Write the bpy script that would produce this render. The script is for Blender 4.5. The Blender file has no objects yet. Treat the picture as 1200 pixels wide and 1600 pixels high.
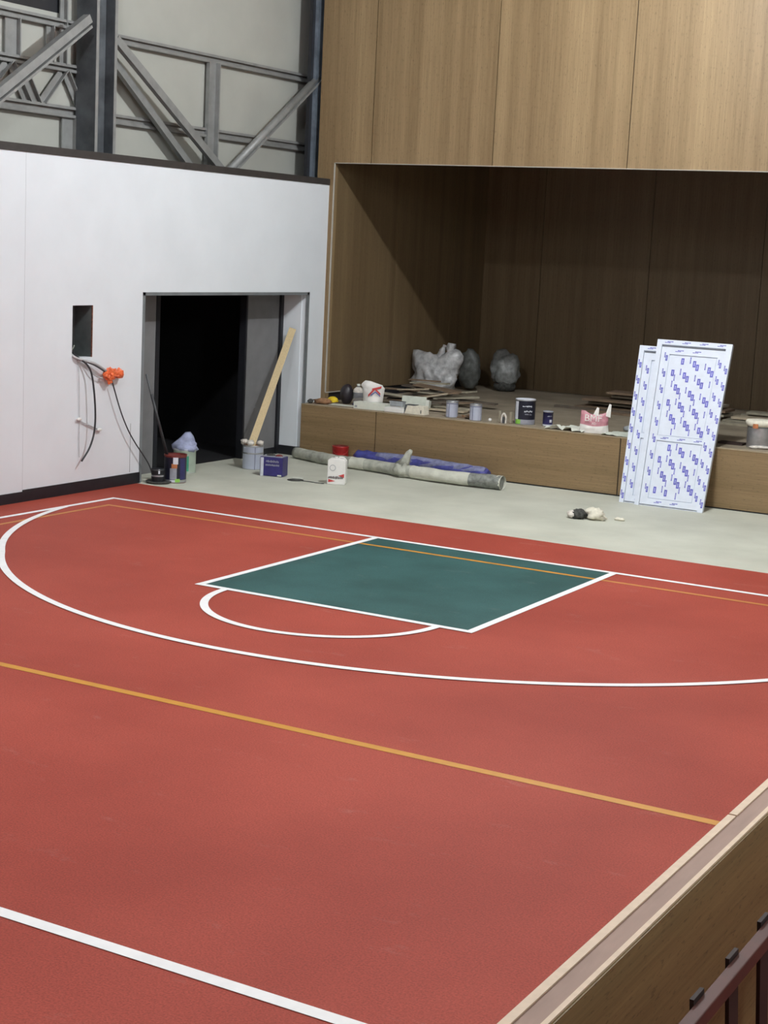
import bpy, bmesh, math, random
from mathutils import Vector, Matrix, noise
C = bpy.context.scene.collection
PI = math.pi
random.seed(7)

# ------------------------------------------------------------------ materials
def nodes(name):
    m = bpy.data.materials.new(name); m.use_nodes = True
    nt = m.node_tree; b = nt.nodes['Principled BSDF']
    return m, nt, b
def ramp(nt, stops):
    r = nt.nodes.new('ShaderNodeValToRGB'); e = r.color_ramp.elements
    e[0].position, e[0].color = stops[0][0], (*stops[0][1], 1)
    e[1].position, e[1].color = stops[1][0], (*stops[1][1], 1)
    for p, c in stops[2:]:
        n = e.new(p); n.color = (*c, 1)
    return r
def noise_tex(nt, scale, detail=4, stretch=(1, 1, 1), rough=.55):
    tc = nt.nodes.new('ShaderNodeTexCoord'); mp = nt.nodes.new('ShaderNodeMapping')
    mp.inputs['Scale'].default_value = stretch
    n = nt.nodes.new('ShaderNodeTexNoise'); n.inputs['Scale'].default_value = scale
    n.inputs['Detail'].default_value = detail; n.inputs['Roughness'].default_value = rough
    nt.links.new(tc.outputs['Object'], mp.inputs['Vector']); nt.links.new(mp.outputs['Vector'], n.inputs['Vector'])
    return n
def mix(nt, a, b, fac, mode='MIX'):
    m = nt.nodes.new('ShaderNodeMix'); m.data_type = 'RGBA'; m.blend_type = mode
    if isinstance(fac, float): m.inputs[0].default_value = fac
    else: nt.links.new(fac, m.inputs[0])
    nt.links.new(a, m.inputs[6]); nt.links.new(b, m.inputs[7])
    return m.outputs[2]
def mat(name, c, rough=.6, var=.12, scale=8, metal=0, bump=0, bscale=60, spec=.5, stretch=(1, 1, 1)):
    m, nt, b = nodes(name)
    n = noise_tex(nt, scale, 4, stretch)
    r = ramp(nt, [(.3, tuple(x*(1-var) for x in c)), (.7, tuple(min(1, x*(1+var)) for x in c))])
    nt.links.new(n.outputs['Fac'], r.inputs['Fac']); nt.links.new(r.outputs['Color'], b.inputs['Base Color'])
    b.inputs['Roughness'].default_value = rough; b.inputs['Metallic'].default_value = metal
    b.inputs['Specular IOR Level'].default_value = spec
    if bump:
        n2 = noise_tex(nt, bscale, 3); bp = nt.nodes.new('ShaderNodeBump')
        bp.inputs['Strength'].default_value = bump; bp.inputs['Distance'].default_value = .01
        nt.links.new(n2.outputs['Fac'], bp.inputs['Height']); nt.links.new(bp.outputs['Normal'], b.inputs['Normal'])
    return m
def wood(name, dark, light, axis='Z', rough=.5, fleck=.35, spec=.4):
    m, nt, b = nodes(name)
    def st(along, across):
        return {'X': (along, across, across), 'Y': (across, along, across), 'Z': (across, across, along)}[axis]
    broad = noise_tex(nt, 1.0, 3, st(.06, 5.0))
    fine = noise_tex(nt, 1.0, 6, st(1.3, 60), .7)
    fl = noise_tex(nt, 1.0, 2, st(18, 70))
    r1 = ramp(nt, [(.32, dark), (.68, light)]); nt.links.new(broad.outputs['Fac'], r1.inputs['Fac'])
    r2 = ramp(nt, [(.3, (.74, .72, .70)), (.7, (1.12, 1.12, 1.12))]); nt.links.new(fine.outputs['Fac'], r2.inputs['Fac'])
    r3 = ramp(nt, [(.30, (1-fleck,)*3), (.40, (1, 1, 1))]); nt.links.new(fl.outputs['Fac'], r3.inputs['Fac'])
    o = mix(nt, r1.outputs['Color'], r2.outputs['Color'], 1.0, 'MULTIPLY')
    o = mix(nt, o, r3.outputs['Color'], 1.0, 'MULTIPLY')
    nt.links.new(o, b.inputs['Base Color']); b.inputs['Roughness'].default_value = rough
    b.inputs['Specular IOR Level'].default_value = spec
    return m
def speckle(name, c, c2, rough=.6, spec=.5, big=.35, fine=.1):
    m, nt, b = nodes(name)
    n1 = noise_tex(nt, big, 5); n2 = noise_tex(nt, 90, 2)
    r1 = ramp(nt, [(.35, c), (.65, c2)]); nt.links.new(n1.outputs['Fac'], r1.inputs['Fac'])
    r2 = ramp(nt, [(.3, (1-fine,)*3), (.7, (1+fine,)*3)]); nt.links.new(n2.outputs['Fac'], r2.inputs['Fac'])
    o = mix(nt, r1.outputs['Color'], r2.outputs['Color'], 1.0, 'MULTIPLY')
    # faint scuffs of dust
    n3 = noise_tex(nt, 1.6, 8, (1, 2.2, 1), .75)
    r3 = ramp(nt, [(.60, (0, 0, 0)), (.78, (.22, .22, .22))]); nt.links.new(n3.outputs['Fac'], r3.inputs['Fac'])
    w = nt.nodes.new('ShaderNodeRGB'); w.outputs[0].default_value = (.50, .38, .33, 1)
    o = mix(nt, o, w.outputs[0], r3.outputs['Color'])
    nt.links.new(o, b.inputs['Base Color']); b.inputs['Roughness'].default_value = rough
    b.inputs['Specular IOR Level'].default_value = spec
    return m

def sheet_plastic(name, c, alpha=.75, rough=.3):
    m, nt, b = nodes(name)
    n = noise_tex(nt, 14, 4); r = ramp(nt, [(.35, tuple(x*.6 for x in c)), (.65, c)])
    nt.links.new(n.outputs['Fac'], r.inputs['Fac']); nt.links.new(r.outputs['Color'], b.inputs['Base Color'])
    b.inputs['Roughness'].default_value = rough; b.inputs['Alpha'].default_value = alpha
    return m

M = {}
M['court_red'] = speckle('court_red', (.285, .045, .029), (.36, .064, .042), .68, .22, .5, .24)
M['court_green'] = speckle('court_green', (.024, .074, .070), (.036, .104, .100), .6, .25, 1.2, .2)
M['line_white'] = mat('line_white', (.86, .86, .86), .55, .05)
M['line_yellow'] = mat('line_yellow', (.52, .235, .018), .55, .08)
M['line_orange'] = mat('line_orange', (.50, .20, .04), .55, .1)
M['concrete'] = speckle('concrete', (.47, .475, .40), (.57, .575, .49), .65, .35, .9, .04)
M['white_wall'] = mat('white_wall', (.72, .76, .80), .55, .03, 1.5)
M['black_skirt'] = mat('black_skirt', (.012, .013, .017), .45, .2)
M['cap'] = mat('cap_brown', (.035, .030, .028), .6, .2)
M['cladding'] = mat('cladding', (.385, .39, .355), .6, .06, 1.2)
M['steel'] = mat('galvanised_steel', (.25, .255, .25), .5, .14, 6, .25, .15, 20)
M['steel_shaded'] = mat('galvanised_steel_shaded', (.10, .11, .12), .5, .35, 4, .3, .15, 20)  # shaded copy of the steel for the column sides and web
M['steel_blue'] = mat('steel_blue', (.21, .25, .30), .4, .3, 5, .5)
M['black'] = mat('passage_darkness', (.006, .006, .008), .8, .3)  # near-black colour for the darkness of the unlit passage
M['navy_dark'] = mat('navy_cloth', (.006, .007, .022), .8, .3)
M['grey_board'] = mat('grey_board', (.17, .17, .175), .7, .08, 5)
M['grey_trim'] = mat('grey_trim', (.22, .24, .25), .45, .1, 5, .3)
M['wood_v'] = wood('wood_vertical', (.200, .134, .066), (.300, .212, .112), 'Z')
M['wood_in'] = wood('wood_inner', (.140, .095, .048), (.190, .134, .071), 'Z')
M['wood_h'] = wood('wood_horizontal', (.215, .145, .070), (.30, .205, .108), 'X')
M['wood_y'] = wood('wood_barrier', (.23, .165, .07), (.38, .28, .125), 'Y')
M['ply_edge'] = mat('ply_edge', (.72, .56, .41), .6, .06, 20)
M['mauve_board'] = mat('mauve_board', (.36, .24, .19), .7, .1, 6, stretch=(3, .5, 1))
M['trim_light'] = mat('trim_light', (.42, .40, .35), .4, .08)
M['stage_top'] = speckle('stage_top', (.22, .18, .13), (.32, .27, .20), .85, .2, 1.3, .1)
M['stage_lip'] = mat('stage_lip', (.34, .27, .18), .8, .2, 8)
M['red_steel'] = mat('red_primer_steel', (.085, .024, .017), .6, .2)
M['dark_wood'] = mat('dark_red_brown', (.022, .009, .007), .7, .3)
M['film'] = mat('white_film', (.68, .73, .82), .3, .04, 10)
M['film_blue'] = mat('film_blue', (.085, .085, .44), .4, .1)
M['film_pale'] = mat('film_pale', (.50, .53, .78), .4, .1)
M['film_grey'] = mat('film_shadow_gap', (.30, .31, .33), .5, .1)
M['can_white'] = mat('can_white', (.56, .60, .74), .3, .06, 10, .2)
M['can_seam'] = mat('can_seam', (.12, .13, .22), .4, .1)
M['tin'] = mat('tin', (.45, .46, .48), .35, .15, 15, .7)
M['navy'] = mat('navy_print', (.028, .026, .11), .4, .2)
M['navy_black'] = mat('navy_black_print', (.012, .013, .030), .4, .3)
M['purple_navy'] = mat('violet_navy_print', (.030, .024, .145), .4, .2)
M['label_white'] = mat('label_white', (.62, .64, .70), .5, .1)
M['label_grey'] = mat('label_grey', (.30, .31, .36), .5, .2)
M['lime'] = mat('lime_print', (.25, .55, .08), .5, .2)
M['orange_print'] = mat('orange_print', (.45, .16, .06), .5, .2)
M['green_print'] = mat('green_print', (.05, .30, .19), .5, .3)
M['pale_green'] = mat('pale_green_plastic', (.42, .50, .42), .5, .1)
M['red_paint'] = mat('red_paint', (.16, .025, .02), .5, .3, 20)
M['red_plastic'] = mat('red_plastic', (.42, .025, .025), .35, .2)
M['white_plastic'] = mat('white_plastic', (.78, .77, .74), .35, .04)
M['off_white'] = mat('off_white', (.66, .68, .60), .6, .06, 12)
M['pale_block'] = mat('pale_block', (.55, .58, .50), .8, .1, 14)
M['grey_block'] = mat('grey_block', (.33, .35, .36), .7, .15, 14)
M['red_print'] = mat('red_print', (.55, .05, .05), .5, .1)
M['blue_print'] = mat('blue_print', (.10, .13, .38), .5, .1)
M['rag'] = mat('rag', (.62, .58, .52), .9, .3, 25)
M['rag_blue'] = mat('rag_blue', (.33, .36, .52), .8, .3, 12)
M['rag_dark'] = mat('rag_dark', (.05, .05, .045), .9, .6, 25)
M['rag_cream'] = mat('rag_cream', (.74, .70, .58), .9, .1, 25)
M['rag_brown'] = mat('rag_brown', (.28, .15, .075), .9, .3, 25)
M['yellow'] = mat('yellow', (.75, .55, .02), .5, .15)
M['pink'] = mat('pink_bag', (.52, .23, .27), .45, .15, 15)
M['bag_white'] = mat('bag_white', (.74, .72, .68), .45, .08, 8, bump=.4, bscale=14)
M['black_bag'] = mat('black_bag', (.018, .014, .018), .4, .3, bump=.5, bscale=12)
M['clear'] = sheet_plastic('clear_plastic', (.66, .68, .72), .35, .15)
M['sack'] = sheet_plastic('milky_sack', (.52, .52, .52), .92, .35)
M['sack_deep_shade'] = sheet_plastic('deep_shade_sack', (.13, .135, .125), .95, .5)  # sack plastic darkened for the shade deep in the stage
M['sack_half_shade'] = sheet_plastic('half_shade_sack', (.30, .31, .30), .95, .45)  # far sack, its grey also lowered for the stage shade
M['print_dark'] = mat('print_dark', (.12, .10, .10), .5, .2)
M['pine'] = mat('pine', (.56, .44, .25), .6, .1, 10, stretch=(6, 6, .6))
M['roll'] = mat('roll_wrap', (.38, .385, .33), .7, .35, 7, bump=.6, bscale=25)
M['roll_light'] = mat('roll_light', (.56, .56, .48), .6, .12, 9, bump=.5, bscale=25)
M['roll_dark'] = mat('roll_dark', (.21, .22, .20), .6, .4, 16, bump=.6, bscale=25)
M['blue_sheet'] = mat('blue_sheet', (.050, .055, .24), .5, .3, 12, bump=.5, bscale=20)
M['blue_dust'] = mat('blue_dusty', (.17, .18, .30), .7, .3, 16, bump=.5, bscale=20)
M['cable'] = mat('cable_grey', (.07, .075, .08), .5, .2)
M['cable_black'] = mat('cable_black', (.03, .032, .036), .5, .2)
M['cable_light'] = mat('cable_light', (.45, .45, .46), .5, .2)
M['orange_bag'] = mat('orange_bag', (.72, .14, .045), .4, .2, 20)
M['scrap1'] = mat('scrap_brown', (.17, .115, .072), .8, .25, 6)
M['scrap2'] = mat('scrap_grey', (.30, .27, .20), .8, .2, 6)
M['scrap3'] = mat('scrap_light', (.42, .35, .25), .8, .15, 6)
M['scrap4'] = mat('scrap_dark', (.10, .078, .058), .85, .3, 6)
M['boxgreen'] = mat('box_inside', (.10, .115, .115), .7, .4, 3)
M['brick_edge'] = mat('cut_edge', (.20, .08, .05), .8, .5, 40)
M['room'] = mat('far_wall_paint', (.45, .45, .43), .8, .05, 2)

# ------------------------------------------------------------------ mesh helpers
class MB:
    def __init__(s): s.bm = bmesh.new(); s.m = []
    def mi(s, m):
        if m not in s.m: s.m.append(m)
        return s.m.index(m)
    def face(s, pts, m, smooth=False):
        vs = [s.bm.verts.new(p) for p in pts]
        f = s.bm.faces.new(vs); f.material_index = s.mi(m); f.smooth = smooth
        return f
    def box(s, x0, x1, y0, y1, z0, z1, m, f=None):
        """axis box; f maps points"""
        P = [(x, y, z) for z in (z0, z1) for y in (y0, y1) for x in (x0, x1)]
        if f: P = [f(*p) for p in P]
        v = [s.bm.verts.new(p) for p in P]; k = s.mi(m)
        for q in ((0, 2, 3, 1), (4, 5, 7, 6), (0, 1, 5, 4), (2, 6, 7, 3), (0, 4, 6, 2), (1, 3, 7, 5)):
            fc = s.bm.faces.new([v[i] for i in q]); fc.material_index = k
        return v
    def bar(s, a, b, w, h, m, up=(0, 0, 1), twist=0):
        a, b = Vector(a), Vector(b); d = (b-a); L = d.length; d.normalize()
        u = Vector(up); sd = d.cross(u)
        if sd.length < 1e-4: sd = Vector((1, 0, 0))
        sd.normalize(); u = sd.cross(d)
        if twist:
            q = Matrix.Rotation(twist, 3, d); sd = q @ sd; u = q @ u
        s.box(0, L, -w/2, w/2, -h/2, h/2, m, lambda x, y, z: a+d*x+sd*y+u*z)
    def tube(s, pts, r, m, seg=10, caps=True, smooth=True, jit=0, seed=0, squash=None):
        pts = [Vector(p) for p in pts]; rs = r if isinstance(r, (list, tuple)) else [r]*len(pts)
        k = s.mi(m) if not isinstance(m, list) else None
        rings = []; prev = None
        for i, p in enumerate(pts):
            d = (pts[min(i+1, len(pts)-1)]-pts[max(i-1, 0)]).normalized()
            if prev is None:
                a = d.cross(Vector((0, 0, 1)))
                if a.length < .05: a = d.cross(Vector((1, 0, 0)))
                a.normalize()
            else:
                a = (prev-d*prev.dot(d)).normalized()
            prev = a; b = a.cross(d)
            ring = []
            for j in range(seg):
                t = 2*PI*j/seg; rr = rs[i]
                if jit: rr *= 1+jit*noise.noise(Vector((i*.7+seed, math.cos(t)*1.5, math.sin(t)*1.5)))
                off = a*math.cos(t)*rr+b*math.sin(t)*rr
                if squash: off.z *= squash
                ring.append(s.bm.verts.new(p+off))
            rings.append(ring)
        for i in range(len(rings)-1):
            kk = k if k is not None else s.mi(m[i])
            for j in range(seg):
                f = s.bm.faces.new((rings[i][j], rings[i][(j+1) % seg], rings[i+1][(j+1) % seg], rings[i+1][j]))
                f.material_index = kk; f.smooth = smooth
        if caps:
            for q, mm in ((rings[0][::-1], 0), (rings[-1], -1)):
                f = s.bm.faces.new(q); f.material_index = k if k is not None else s.mi(m[mm])
    def lathe(s, prof, m, seg=28, c=(0, 0, 0), ms=None):
        """prof list (r,z); ms material per band"""
        rings = []
        for r, z in prof:
            if r < 1e-6: rings.append([s.bm.verts.new((c[0], c[1], c[2]+z))])
            else: rings.append([s.bm.verts.new((c[0]+r*math.cos(2*PI*j/seg), c[1]+r*math.sin(2*PI*j/seg), c[2]+z)) for j in range(seg)])
        for i in range(len(rings)-1):
            k = s.mi(ms[i] if ms else m); A, B = rings[i], rings[i+1]
            for j in range(seg):
                j2 = (j+1) % seg
                if len(A) == 1 and len(B) == 1: continue
                if len(A) == 1: q = (A[0], B[j2], B[j])
                elif len(B) == 1: q = (A[j], A[j2], B[0])
                else: q = (A[j], A[j2], B[j2], B[j])
                f = s.bm.faces.new(q); f.material_index = k; f.smooth = True
    def blob(s, c, r, m, seed=0, amp=.25, freq=2.0, sub=3, flat=.0, ears=(), smooth=True, fine=.0):
        """crumpled soft mass; flat = share of the bottom cut level; ears = [(direction, height, width)]"""
        t = bmesh.new(); bmesh.ops.create_icosphere(t, subdivisions=sub, radius=1)
        k = s.mi(m); mp = {}
        for v in t.verts:
            n = v.co.normalized()
            d = 1+amp*noise.noise(n*freq+Vector((seed*3.1, seed, 0)))+fine*noise.noise(n*freq*4+Vector((seed, 0, 5)))
            d += amp*.6*abs(noise.noise(n*freq*2.3+Vector((0, seed, seed))))
            for e, hh, ww in ears:
                e = Vector(e).normalized(); a = max(0, n.dot(e)); d += hh*a**ww
            q = n*d
            q = Vector((q.x*r[0], q.y*r[1], q.z*r[2]))
            lo = -r[2]*(1-flat)
            if q.z < lo: q.z = lo
            mp[v] = s.bm.verts.new(Vector(c)+q)
        for f in t.faces:
            g = s.bm.faces.new([mp[v] for v in f.verts]); g.material_index = k; g.smooth = smooth
        t.free()
    def text(s, body, size, o, ux, uy, m, lift=.002, ext=0):
        """flat lettering whose baseline starts at o, along ux with up uy"""
        cu = bpy.data.curves.new('t', 'FONT'); cu.body = body; cu.size = size; cu.resolution_u = 3
        ob = bpy.data.objects.new('t', cu); C.objects.link(ob)
        me = ob.to_mesh(); ux, uy = Vector(ux).normalized(), Vector(uy).normalized(); n = ux.cross(uy)
        k = s.mi(m); vs = [s.bm.verts.new(Vector(o)+ux*v.co.x+uy*v.co.y+n*lift) for v in me.vertices]
        for p in me.polygons:
            try:
                f = s.bm.faces.new([vs[i] for i in p.vertices]); f.material_index = k
            except ValueError: pass
        ob.to_mesh_clear(); bpy.data.objects.remove(ob); bpy.data.curves.remove(cu)
    def build(s, name, parent=None, bevel=0, rot=None, loc=None, fixn=True):
        if fixn: bmesh.ops.recalc_face_normals(s.bm, faces=s.bm.faces[:])
        me = bpy.data.meshes.new(name); s.bm.to_mesh(me); s.bm.free()
        for m in s.m: me.materials.append(M[m])
        o = bpy.data.objects.new(name, me); C.objects.link(o)
        if loc: o.location = loc
        if rot: o.rotation_euler = rot
        if parent: o.parent = parent
        if bevel:
            b = o.modifiers.new('bevel', 'BEVEL'); b.width = bevel; b.segments = 2; b.limit_method = 'ANGLE'
        return o
def tag(o, label, cat, group=None):
    o['label'] = label; o['category'] = cat
    if group: o['group'] = group
    return o
def thing(name, label, cat, loc=(0, 0, 0), rz=0, group=None, rot=None):
    o = bpy.data.objects.new(name, None); C.objects.link(o); o.location = loc
    o.rotation_euler = rot or (0, 0, rz); o.empty_display_size = .1
    return tag(o, label, cat, group)
def struct(o): o['kind'] = 'structure'; return o
def smooth_path(P, n=6):
    P = [Vector(p) for p in P]; out = []
    for i in range(len(P)-1):
        a, b, c, d = P[max(i-1, 0)], P[i], P[i+1], P[min(i+2, len(P)-1)]
        for k in range(n):
            t = k/n
            out.append(.5*((2*b)+(c-a)*t+(2*a-5*b+4*c-d)*t*t+(3*b-a-3*c+d)*t**3))
    out.append(P[-1]); return out

# ------------------------------------------------------------------ key measures (metres)
XW = -.58            # face of the white wall
YS, HS = 5.15, .815  # stage front and height
YP, ZL = 5.70, 4.435 # face of the wood wall above the stage and its lower edge
XJ = -.50            # left side of the stage opening
YB = 11.0            # back wall of the stage
YR = 1.177           # edge of the red court
XR, YN, ZC = 14.4, -20.0, 8.6

# ------------------------------------------------------------------ floor
b = MB(); b.box(XW-.1, XR, YR, YS+.2, -.1, 0, 'concrete'); b.box(-1.03, XW-.1, 1.0, 5.3, -.1, 0, 'concrete')
b.box(-4.2, -1.03, 1.0, 5.3, -.1, 0, 'concrete')
struct(b.build('floor'))
b = MB()
b.box(XW-.1, XR, YN, YR, -.1, .001, 'court_red')
KX0, KX1, KY = 3.749, 6.591, -3.349
LW = .075
def quad(x0, x1, y0, y1, z, m): b.face([(x0, y0, z), (x1, y0, z), (x1, y1, z), (x0, y1, z)], m)
quad(KX0, KX1, KY, 0, .002, 'court_green')
h = LW/2
quad(.31, 10.1, -.436-.032, -.436+.032, .003, 'line_orange'); quad(.25, .31, -18, -.404, .003, 'line_orange')
quad(3.80, 6.55, -.436-.027, -.436+.027, .0035, 'line_yellow')
quad(XW+.2, 11.0, -6.636-.04, -6.636+.04, .003, 'line_yellow')
z = .005
quad(-h, 10.34, -h, h, z, 'line_white'); quad(-h, h, -19, -h, z-.0005, 'line_white')
quad(-h, 10.7, -9.971-.04, -9.971+.04, z, 'line_white')
quad(KX0-h, KX0+h, KY, 0, z+.001, 'line_white'); quad(KX1-h, KX1+h, KY, 0, z+.001, 'line_white')
quad(KX0-h, KX1+h, KY-h, KY+h, z+.002, 'line_white')
def arc(cx, cy, r, a0, a1, w, n=120, xmin=-99):
    for i in range(n):
        t0, t1 = a0+(a1-a0)*i/n, a0+(a1-a0)*(i+1)/n
        P = [(cx+(r-w/2)*math.cos(t0), cy+(r-w/2)*math.sin(t0)), (cx+(r+w/2)*math.cos(t0), cy+(r+w/2)*math.sin(t0)),
             (cx+(r+w/2)*math.cos(t1), cy+(r+w/2)*math.sin(t1)), (cx+(r-w/2)*math.cos(t1), cy+(r-w/2)*math.sin(t1))]
        if min(p[0] for p in P) < xmin: continue
        b.face([(p[0], p[1], z+.003) for p in P], 'line_white')
def rad(t):   # the arc opens out a little towards the sideline
    k = max(0, min(1, (PI+.70-t)/.62)); return 4.98+.23*k
KC = (KX0+KX1)/2
N = 220
for i in range(N):
    t0, t1 = PI+.1+(PI+.1)*i/N, PI+.1+(PI+.1)*(i+1)/N
    P = [(KC+(rad(t)+q)*math.cos(t), -.238+(rad(t)+q)*math.sin(t)) for t, q in ((t0, -h), (t0, h), (t1, h), (t1, -h))]
    if min(p[0] for p in P) > -.03: b.face([(p[0], p[1], z+.003) for p in P], 'line_white')
arc(KC, KY, 1.113, PI, 2*PI, LW, 60)
struct(b.build('floor', fixn=True))

# ------------------------------------------------------------------ white wall on the left, with passage opening and cut hole
OY0, OY1, OZ = 1.262, 5.215, 2.46
HY0, HY1, HZ0, HZ1 = -.142, .243, 1.69, 2.33
b = MB()
T = .10
def wl(y0, y1, z0, z1, m='white_wall'): b.box(XW-T, XW, y0, y1, z0, z1, m)
wl(YN, HY0, 0, 4.10); wl(HY0, HY1, 0, HZ0); wl(HY0, HY1, HZ1, 4.10); wl(HY1, OY0, 0, 4.10)
wl(OY0, OY1, OZ, 4.10); wl(OY1, YP, 0, 4.10)
# sheet joints
for y in (-1.0, -3.44): b.box(XW-.01, XW+.0006, y-.001, y+.001, .15, 4.10, 'grey_trim')
b.box(XW-.01, XW+.001, 1.030, 1.038, .16, .80, 'grey_trim')
# box behind the hole
b.box(XW-.30, XW-.29, HY0-.02, HY1+.05, HZ0-.02, HZ1+.02, 'boxgreen')
b.box(XW-.29, XW-T, HY0-.02, HY0, HZ0-.02, HZ1+.02, 'boxgreen'); b.box(XW-.29, XW-T, HY1, HY1+.02, HZ0-.02, HZ1+.02, 'boxgreen')
b.box(XW-.29, XW-T, HY0, HY1, HZ0-.02, HZ0, 'boxgreen'); b.box(XW-.29, XW-T, HY0, HY1, HZ1, HZ1+.02, 'boxgreen')
b.box(XW-.11, XW-.018, HY1-.006, HY1+.001, HZ0, HZ1, 'boxgreen'); b.box(XW-.018, XW-.001, HY1-.010, HY1+.001, HZ0, HZ1, 'brick_edge')
struct(b.build('wall_left'))
b = MB(); b.box(XW-.81, XW+.012, YN, YP-.005, 4.10, 4.19, 'cap'); struct(b.build('trim_1'))
b = MB(); b.box(XW, XW+.014, YN, -1.0, .0, .125, 'black_skirt'); b.box(XW, XW+.014, -1.0, OY0-.03, 0, .145, 'black_skirt')
struct(b.build('baseboard_left'))
# opening trim
b = MB()
for y0, y1, z0, z1 in ((OY0-.035, OY0+.015, 0, OZ+.03), (OY1-.015, OY1+.04, 0, OZ+.03), (OY0-.035, OY1+.04, OZ-.012, OZ+.03)):
    b.box(XW-.02, XW+.006, y0, y1, z0, z1, 'grey_trim')
struct(b.build('trim_2'))
# recess: return wall, back boards, room beyond painted black as unlit
XB = -1.03
b = MB()
b.box(XB, XW-T, 5.20, 5.30, 0, OZ+.1, 'white_wall')
b.box(XB, XW-T, 1.0, OY0, 0, OZ+.1, 'white_wall')
b.box(XB-.06, XW-T, 1.0, 5.3, OZ, OZ+.1, 'grey_board')
b.box(XB-.02, XB, 1.1, 2.14, 0, OZ, 'grey_board'); b.box(XB-.02, XB, 4.26, 5.2, 0, OZ, 'grey_board')
b.box(XB-.10, XB+.012, 2.10, 2.18, 0, OZ, 'black_skirt'); b.box(XB-.10, XB+.012, 4.24, 4.28, 0, OZ, 'black_skirt')
b.box(XB, XB+.04, 5.13, 5.2, 0, OZ, 'black_skirt')
b.box(XB, XB+.012, 4.28, 5.14, 0, .10, 'black_skirt')
struct(b.build('wall_recess'))
b = MB(); b.box(XB+.03, XW-T+.09, 5.186, 5.20, 0, .14, 'black_skirt'); struct(b.build('baseboard_recess'))
b = MB()
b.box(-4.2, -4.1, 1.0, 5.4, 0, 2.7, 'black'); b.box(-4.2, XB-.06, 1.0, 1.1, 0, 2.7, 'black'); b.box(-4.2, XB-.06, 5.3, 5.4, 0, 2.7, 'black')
b.box(-4.2, XB-.06, 1.0, 5.4, OZ+.1, OZ+.2, 'black'); b.box(-4.1, XB-.10, 1.1, 5.3, .0, .003, 'black')  # black ceiling and sheet over the concrete paint the passage in shade
struct(b.build('wall_corridor'))
b = MB()
for k in range(6): b.tube([(-2.1+.03*(k % 2), 3.28+k*.045, .003), (-2.1+.03*(k % 2), 3.28+k*.045, OZ)], .03, 'navy_dark', 10)
tag(b.build('hanging_sheet'), 'very dark blue hanging sheet inside the black passage opening', 'sheet')

# ------------------------------------------------------------------ cladding and steel above the white wall
b = MB()
b.box(-1.46, -1.30, YN, 6.6, 4.0, ZC, 'cladding')
b.box(-1.30, -1.296, YN, .45, 5.86, ZC, 'black_skirt')
struct(b.build('wall_outer'))
def c_beam(m, a, e, w, h, mt, up=(0, 0, 1)):
    """channel: web towards the wall, two lips towards the hall"""
    a, e = Vector(a), Vector(e)
    m.bar(a, e, .012, h, mt, up); d = (e-a).normalized(); u = Vector(up)
    n = Vector((1, 0, 0)); pv = d.cross(n).normalized()
    for sg in (1, -1):
        o = n*w/2+pv*sg*(h/2-.008)
        m.bar(a+o, e+o, w, .014, mt, up=tuple(pv))
        o2 = n*w+pv*sg*(h/2-.022)
        m.bar(a+o2, e+o2, .008, .03, mt, up=tuple(pv))
# H column
def hcol(y0, y1, x0, x1, label):
    t = thing('steel_column', label, 'column', ((x0+x1)/2, (y0+y1)/2, 4.19))
    for nm, bx in (('flange', (x1, x0, y0, y0+.05)), ('flange', (x1, x0, y1-.05, y1)), ('web', ((x0+x1)/2-.01, (x0+x1)/2+.01, y0+.05, y1-.05))):
        m = MB(); m.box(min(bx[:2]), max(bx[:2]), bx[2], bx[3], 4.19, ZC, 'steel_shaded' if nm == 'web' else 'steel')
        if nm == 'flange': m.box(min(bx[:2]), x0-.006, bx[2]-.002, bx[3]+.002, 4.19, ZC, 'steel_shaded')  # shade painted on the flange sides, only the front edge stays lit
        o = m.build(nm); o.location = (-t.location.x, -t.location.y, -t.location.z); o.parent = t
    return t
hcol(.60, 1.005, -.90, -1.22, 'wide dark galvanised column standing left of the braced bay')
t = thing('steel_column', 'slim bluish steel post beside the edge of the wood wall', 'column', (-.95, 5.63, 4.19))
m = MB(); m.box(-.95, -.90, 5.70, 5.84, 4.19, ZC, 'steel_blue'); m.box(-.95, -.90, 5.845, 5.86, 4.19, ZC, 'steel_blue'); o = m.build('flange', t); o.location = (.95, -5.63, -4.19)
m = MB(); m.box(-1.0, -.945, 5.62, 5.695, 4.19, ZC, 'black_skirt'); o = m.build('web', t); o.location = (.95, -5.63, -4.19)
def member(label, cat, a, e, w, h, kind='c', name='steel_girt', group=None, up=(0, 0, 1), mt='steel'):
    m = MB()
    if kind == 'c': c_beam(m, a, e, w, h, mt, up)
    elif kind == 'tube': m.tube([a, e], w, mt, 14)
    elif kind == 'angle':
        a2, e2 = Vector(a), Vector(e); d = (e2-a2).normalized(); n = Vector((1, 0, 0)); pv = d.cross(n).normalized()
        m.bar(a2, e2, .012, h, mt, up=tuple(pv)); o = n*.035+pv*(h/2)
        m.bar(a2+o, e2+o, .07, .012, mt, up=tuple(pv))
    return tag(m.build(name), label, cat, group)
member('upper horizontal girt between wide column and slim post', 'beam', (-1.26, 1.0, 5.69), (-1.26, 6.5, 5.70), .05, .12)
member('lower horizontal girt between wide column and slim post', 'beam', (-1.27, 1.0, 4.685), (-1.27, 6.3, 4.675), .04, .13)
m = MB(); m.box(-1.26, -1.20, 3.40, 3.57, 4.19, 5.64, 'steel'); m.box(-1.20, -1.13, 3.545, 3.57, 4.19, 5.64, 'steel')
tag(m.build('steel_strut'), 'short vertical steel strut under the upper girt', 'strut')
member('upper of the two parallel diagonal braces right of the wide column', 'brace', (-1.06, 1.18, 5.64), (-1.06, 3.60, 4.15), .05, .155, 'angle', 'steel_brace')
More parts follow.
